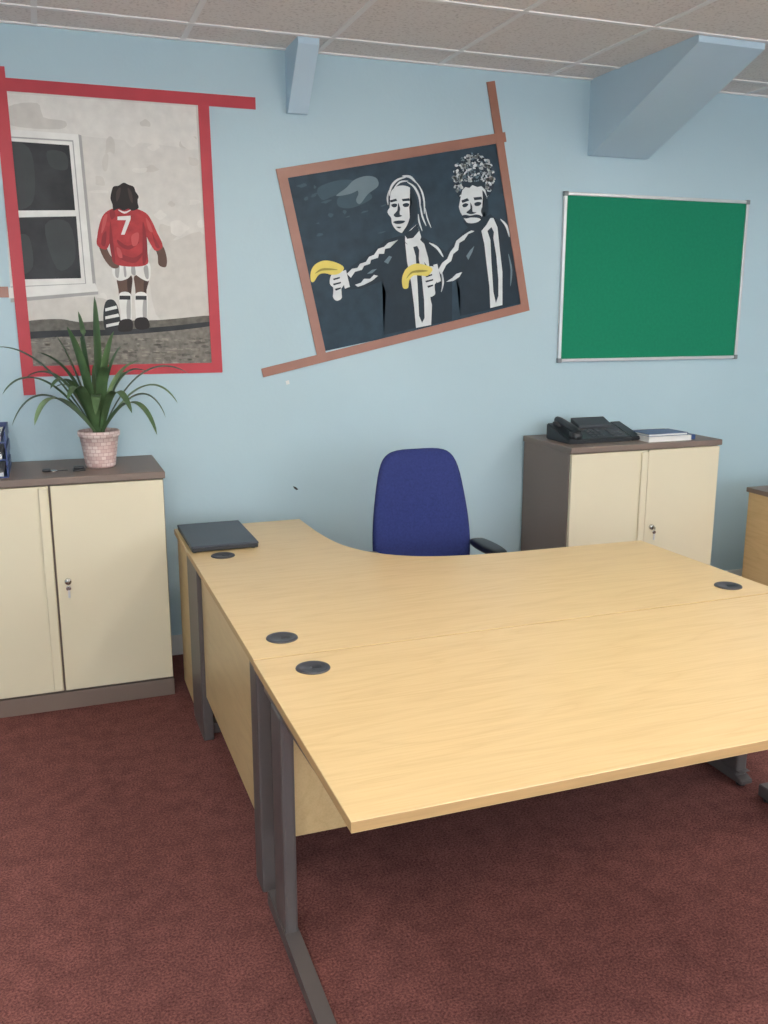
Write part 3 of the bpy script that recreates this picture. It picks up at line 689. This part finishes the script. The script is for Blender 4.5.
lathe('ring', [(0.012, 0.0), (0.016, 0.0), (0.016, 0.003), (0.012, 0.003)], (0.0, 4.0, 0.995), M_chrome, kb, 20)
box('fob', -0.045, -0.012, 3.985, 4.012, 0.995, 1.006, M_black, kb, 0.004)
box('key_blade', 0.013, 0.055, 3.997, 4.004, 0.9955, 0.998, M_black, kb, 0.0006)
st = empty('hole_punch', (0.095, 3.985, 0.995))
box('base', 0.075, 0.125, 3.96, 4.01, 0.995, 1.001, M_black, st, 0.002)
box('lever', 0.078, 0.122, 3.965, 4.0, 1.004, 1.014, M_black, st, 0.004)
box('block', 0.085, 0.115, 3.985, 4.005, 1.0005, 1.005, M_dgrey, st)

# ------------------------------------------------------------------ items on right cupboard
ph = empty('desk_telephone', (2.62, 4.03, 0.995))
def slab(name, x0, x1, y0, y1, za, zb, th, m, parent, bev=0.004):
    bm = bmesh.new(); v, _ = add_box(bm, x0, x1, y0, y1, 0, 1)
    for q in v:
        front = abs(q.co.y-y0) < 1e-6; top = q.co.z > 0.5; base = za if front else zb
        q.co.z = base if top else (base-th if th else 0.995)
    bmesh.ops.bevel(bm, geom=bm.edges[:], offset=bev, segments=2, affect='EDGES')
    return obj_bm(name, bm, m, parent)
slab('body', 2.42, 2.79, 3.93, 4.16, 1.018, 1.078, 0, M_black, ph, 0.006)
slab('side_module', 2.795, 2.86, 3.94, 4.15, 1.014, 1.072, 0, M_black, ph, 0.005)
slab('display', 2.56, 2.76, 4.07, 4.155, 1.066, 1.100, 0.022, M_dgrey, ph, 0.002)
def zt(y): return 1.018+(y-3.93)/0.23*0.060
for r in range(4):
    for c in range(3):
        x = 2.565+c*0.032; y = 3.95+r*0.028
        slab('button_%d_%d' % (r, c), x, x+0.022, y, y+0.018, zt(y)+0.004, zt(y+0.018)+0.004, 0.006, M_dgrey, ph, 0.001)
for r in range(5):
    y = 3.95+r*0.024; slab('line_key_%d' % r, 2.69, 2.765, y, y+0.014, zt(y)+0.003, zt(y+0.014)+0.003, 0.005, M_dgrey, ph, 0.001)
hp = [(2.478, 3.945, 1.046), (2.478, 3.98, 1.060), (2.478, 4.05, 1.076), (2.478, 4.12, 1.090), (2.478, 4.15, 1.092)]
tube('handset_grip', smooth_pts(hp, 4, False), 0.019, M_black, ph)
for k, (y, z) in enumerate(((3.965, 1.038), (4.13, 1.074))):
    lathe('handset_cup_%d' % k, [(0.030, -0.022), (0.034, -0.01), (0.034, 0.008), (0.022, 0.016), (0.0, 0.017)], (2.478, y, z), M_black, ph, 24)
bk = empty('book_stack', (2.97, 3.93, 0.995))
M_bb = mat('book_cover_blue', (44, 70, 120), 0.4, 0.08, 10)
def book(i, x0, x1, y0, y1, z0, h, m):
    box('cover_bottom_%d' % i, x0, x1, y0, y1, z0, z0+0.002, m, bk); box('cover_top_%d' % i, x0, x1, y0, y1, z0+h-0.002, z0+h, m, bk)
    box('spine_%d' % i, x1-0.002, x1, y0, y1, z0+0.002, z0+h-0.002, m, bk); box('pages_%d' % i, x0+0.004, x1-0.002, y0+0.004, y1-0.004, z0+0.002, z0+h-0.002, M_paper, bk)
book(0, 2.84, 3.10, 3.86, 4.04, 0.995, 0.026, M_paper)
book(1, 2.85, 3.09, 3.875, 4.04, 1.021, 0.013, M_bb)
box('blue_eraser', 3.105, 3.135, 3.87, 3.91, 0.995, 1.022, M_bb, bk, 0.004)

# small scuffs on the wall
def scuff(name, x, z, pts, m):
    bm = bmesh.new(); f = [bm.verts.new((x+a, WY-0.0015, z+b)) for a, b in pts]; k = [bm.verts.new((x+a, WY-0.0002, z+b)) for a, b in pts]
    bm.faces.new(f); n = len(pts)
    for i in range(n): bm.faces.new((f[i], f[(i+1) % n], k[(i+1) % n], k[i]))
    return obj_bm(name, bm, m)
scuff('wall_mark', 1.118, 0.79, [(-0.013, 0.010), (0.002, 0.004), (0.014, -0.008), (0.004, -0.012), (-0.008, -0.002)], M_black)
scuff('wall_mark.001', 1.09, 1.31, [(-0.01, 0.006), (0.006, 0.010), (0.010, -0.008), (-0.006, -0.012)], M_white)

# ------------------------------------------------------------------ lights : suspended luminaires, with an up-light added to brighten the ceiling
M_diff = emis('luminaire_diffuser', (255, 248, 236), 1.5)
LZ = 2.62
def luminaire(idx, x, y, e_dn, e_up):
    nm = 'ceiling_light' if idx == 0 else 'ceiling_light.%03d' % idx
    e = empty(nm, (x, y, LZ))
    bm = bmesh.new()
    for a in ((x-0.15, x+0.15, y-0.6, y-0.585), (x-0.15, x+0.15, y+0.585, y+0.6), (x-0.15, x-0.135, y-0.585, y+0.585), (x+0.135, x+0.15, y-0.585, y+0.585)):
        add_box(bm, a[0], a[1], a[2], a[3], LZ-0.03, LZ+0.03)
    obj_bm('housing', bm, M_white, e)
    box('diffuser', x-0.135, x+0.135, y-0.585, y+0.585, LZ-0.014, LZ-0.004, M_diff, e)
    for k in (-0.45, 0.45): tube('hanger', [(x-0.142, y+k, LZ+0.02), (x-0.142, y+k, CZ-0.001)], 0.003, M_alu, e)
    for nm2, en, z, rx in (('tube_light_down', e_dn, LZ-0.02, 0), ('ceiling_fill_up', e_up, LZ+0.01, math.pi)):
        l = bpy.data.lights.new(nm2, 'AREA'); l.shape = 'RECTANGLE'; l.size = 0.25; l.size_y = 1.15; l.energy = en; l.color = (1.0, 0.945, 0.875)
        o = bpy.data.objects.new(nm2, l); o.location = (x, y, z); o.rotation_euler = (rx, 0, 0); link(o, e)
for i, (x, y) in enumerate(((-0.54, 1.6), (1.86, 1.6), (4.26, 1.6), (-0.54, -0.8), (1.86, -0.8), (4.26, -0.8))):
    luminaire(i, x, y, 11, 34)
# daylight arriving through the window openings
w = bpy.data.worlds.new('sky'); S.world = w; w.use_nodes = True
bg = w.node_tree.nodes['Background']; bg.inputs[0].default_value = (0.86, 0.92, 1.0, 1); bg.inputs[1].default_value = 1.5
for i, (a, b_) in enumerate(wins):
    l = bpy.data.lights.new('window_daylight', 'AREA'); l.shape = 'RECTANGLE'; l.size = b_-a-0.1; l.size_y = 1.3; l.energy = (70, 56)[i]; l.color = (0.90, 0.95, 1.0)
    o = bpy.data.objects.new('window_daylight' if i == 0 else 'window_daylight.001', l); o.location = ((a+b_)/2, Y0+0.02, 1.65); o.rotation_euler = (math.radians(90), 0, 0)
    COL.objects.link(o)

# ------------------------------------------------------------------ camera
cd = bpy.data.cameras.new('camera'); cam = bpy.data.objects.new('camera', cd); COL.objects.link(cam)
cd.sensor_fit = 'VERTICAL'; cd.sensor_height = 24; cd.lens = 915/1024*24; cd.clip_start = 0.05
cam.location = (0, 0, 1.65); cam.rotation_euler = (math.radians(90-12.45), 0, math.radians(-20.1))
S.camera = cam
S.view_settings.view_transform = 'Standard'; S.view_settings.look = 'None'; S.view_settings.exposure = 0.0; S.view_settings.gamma = 1.08
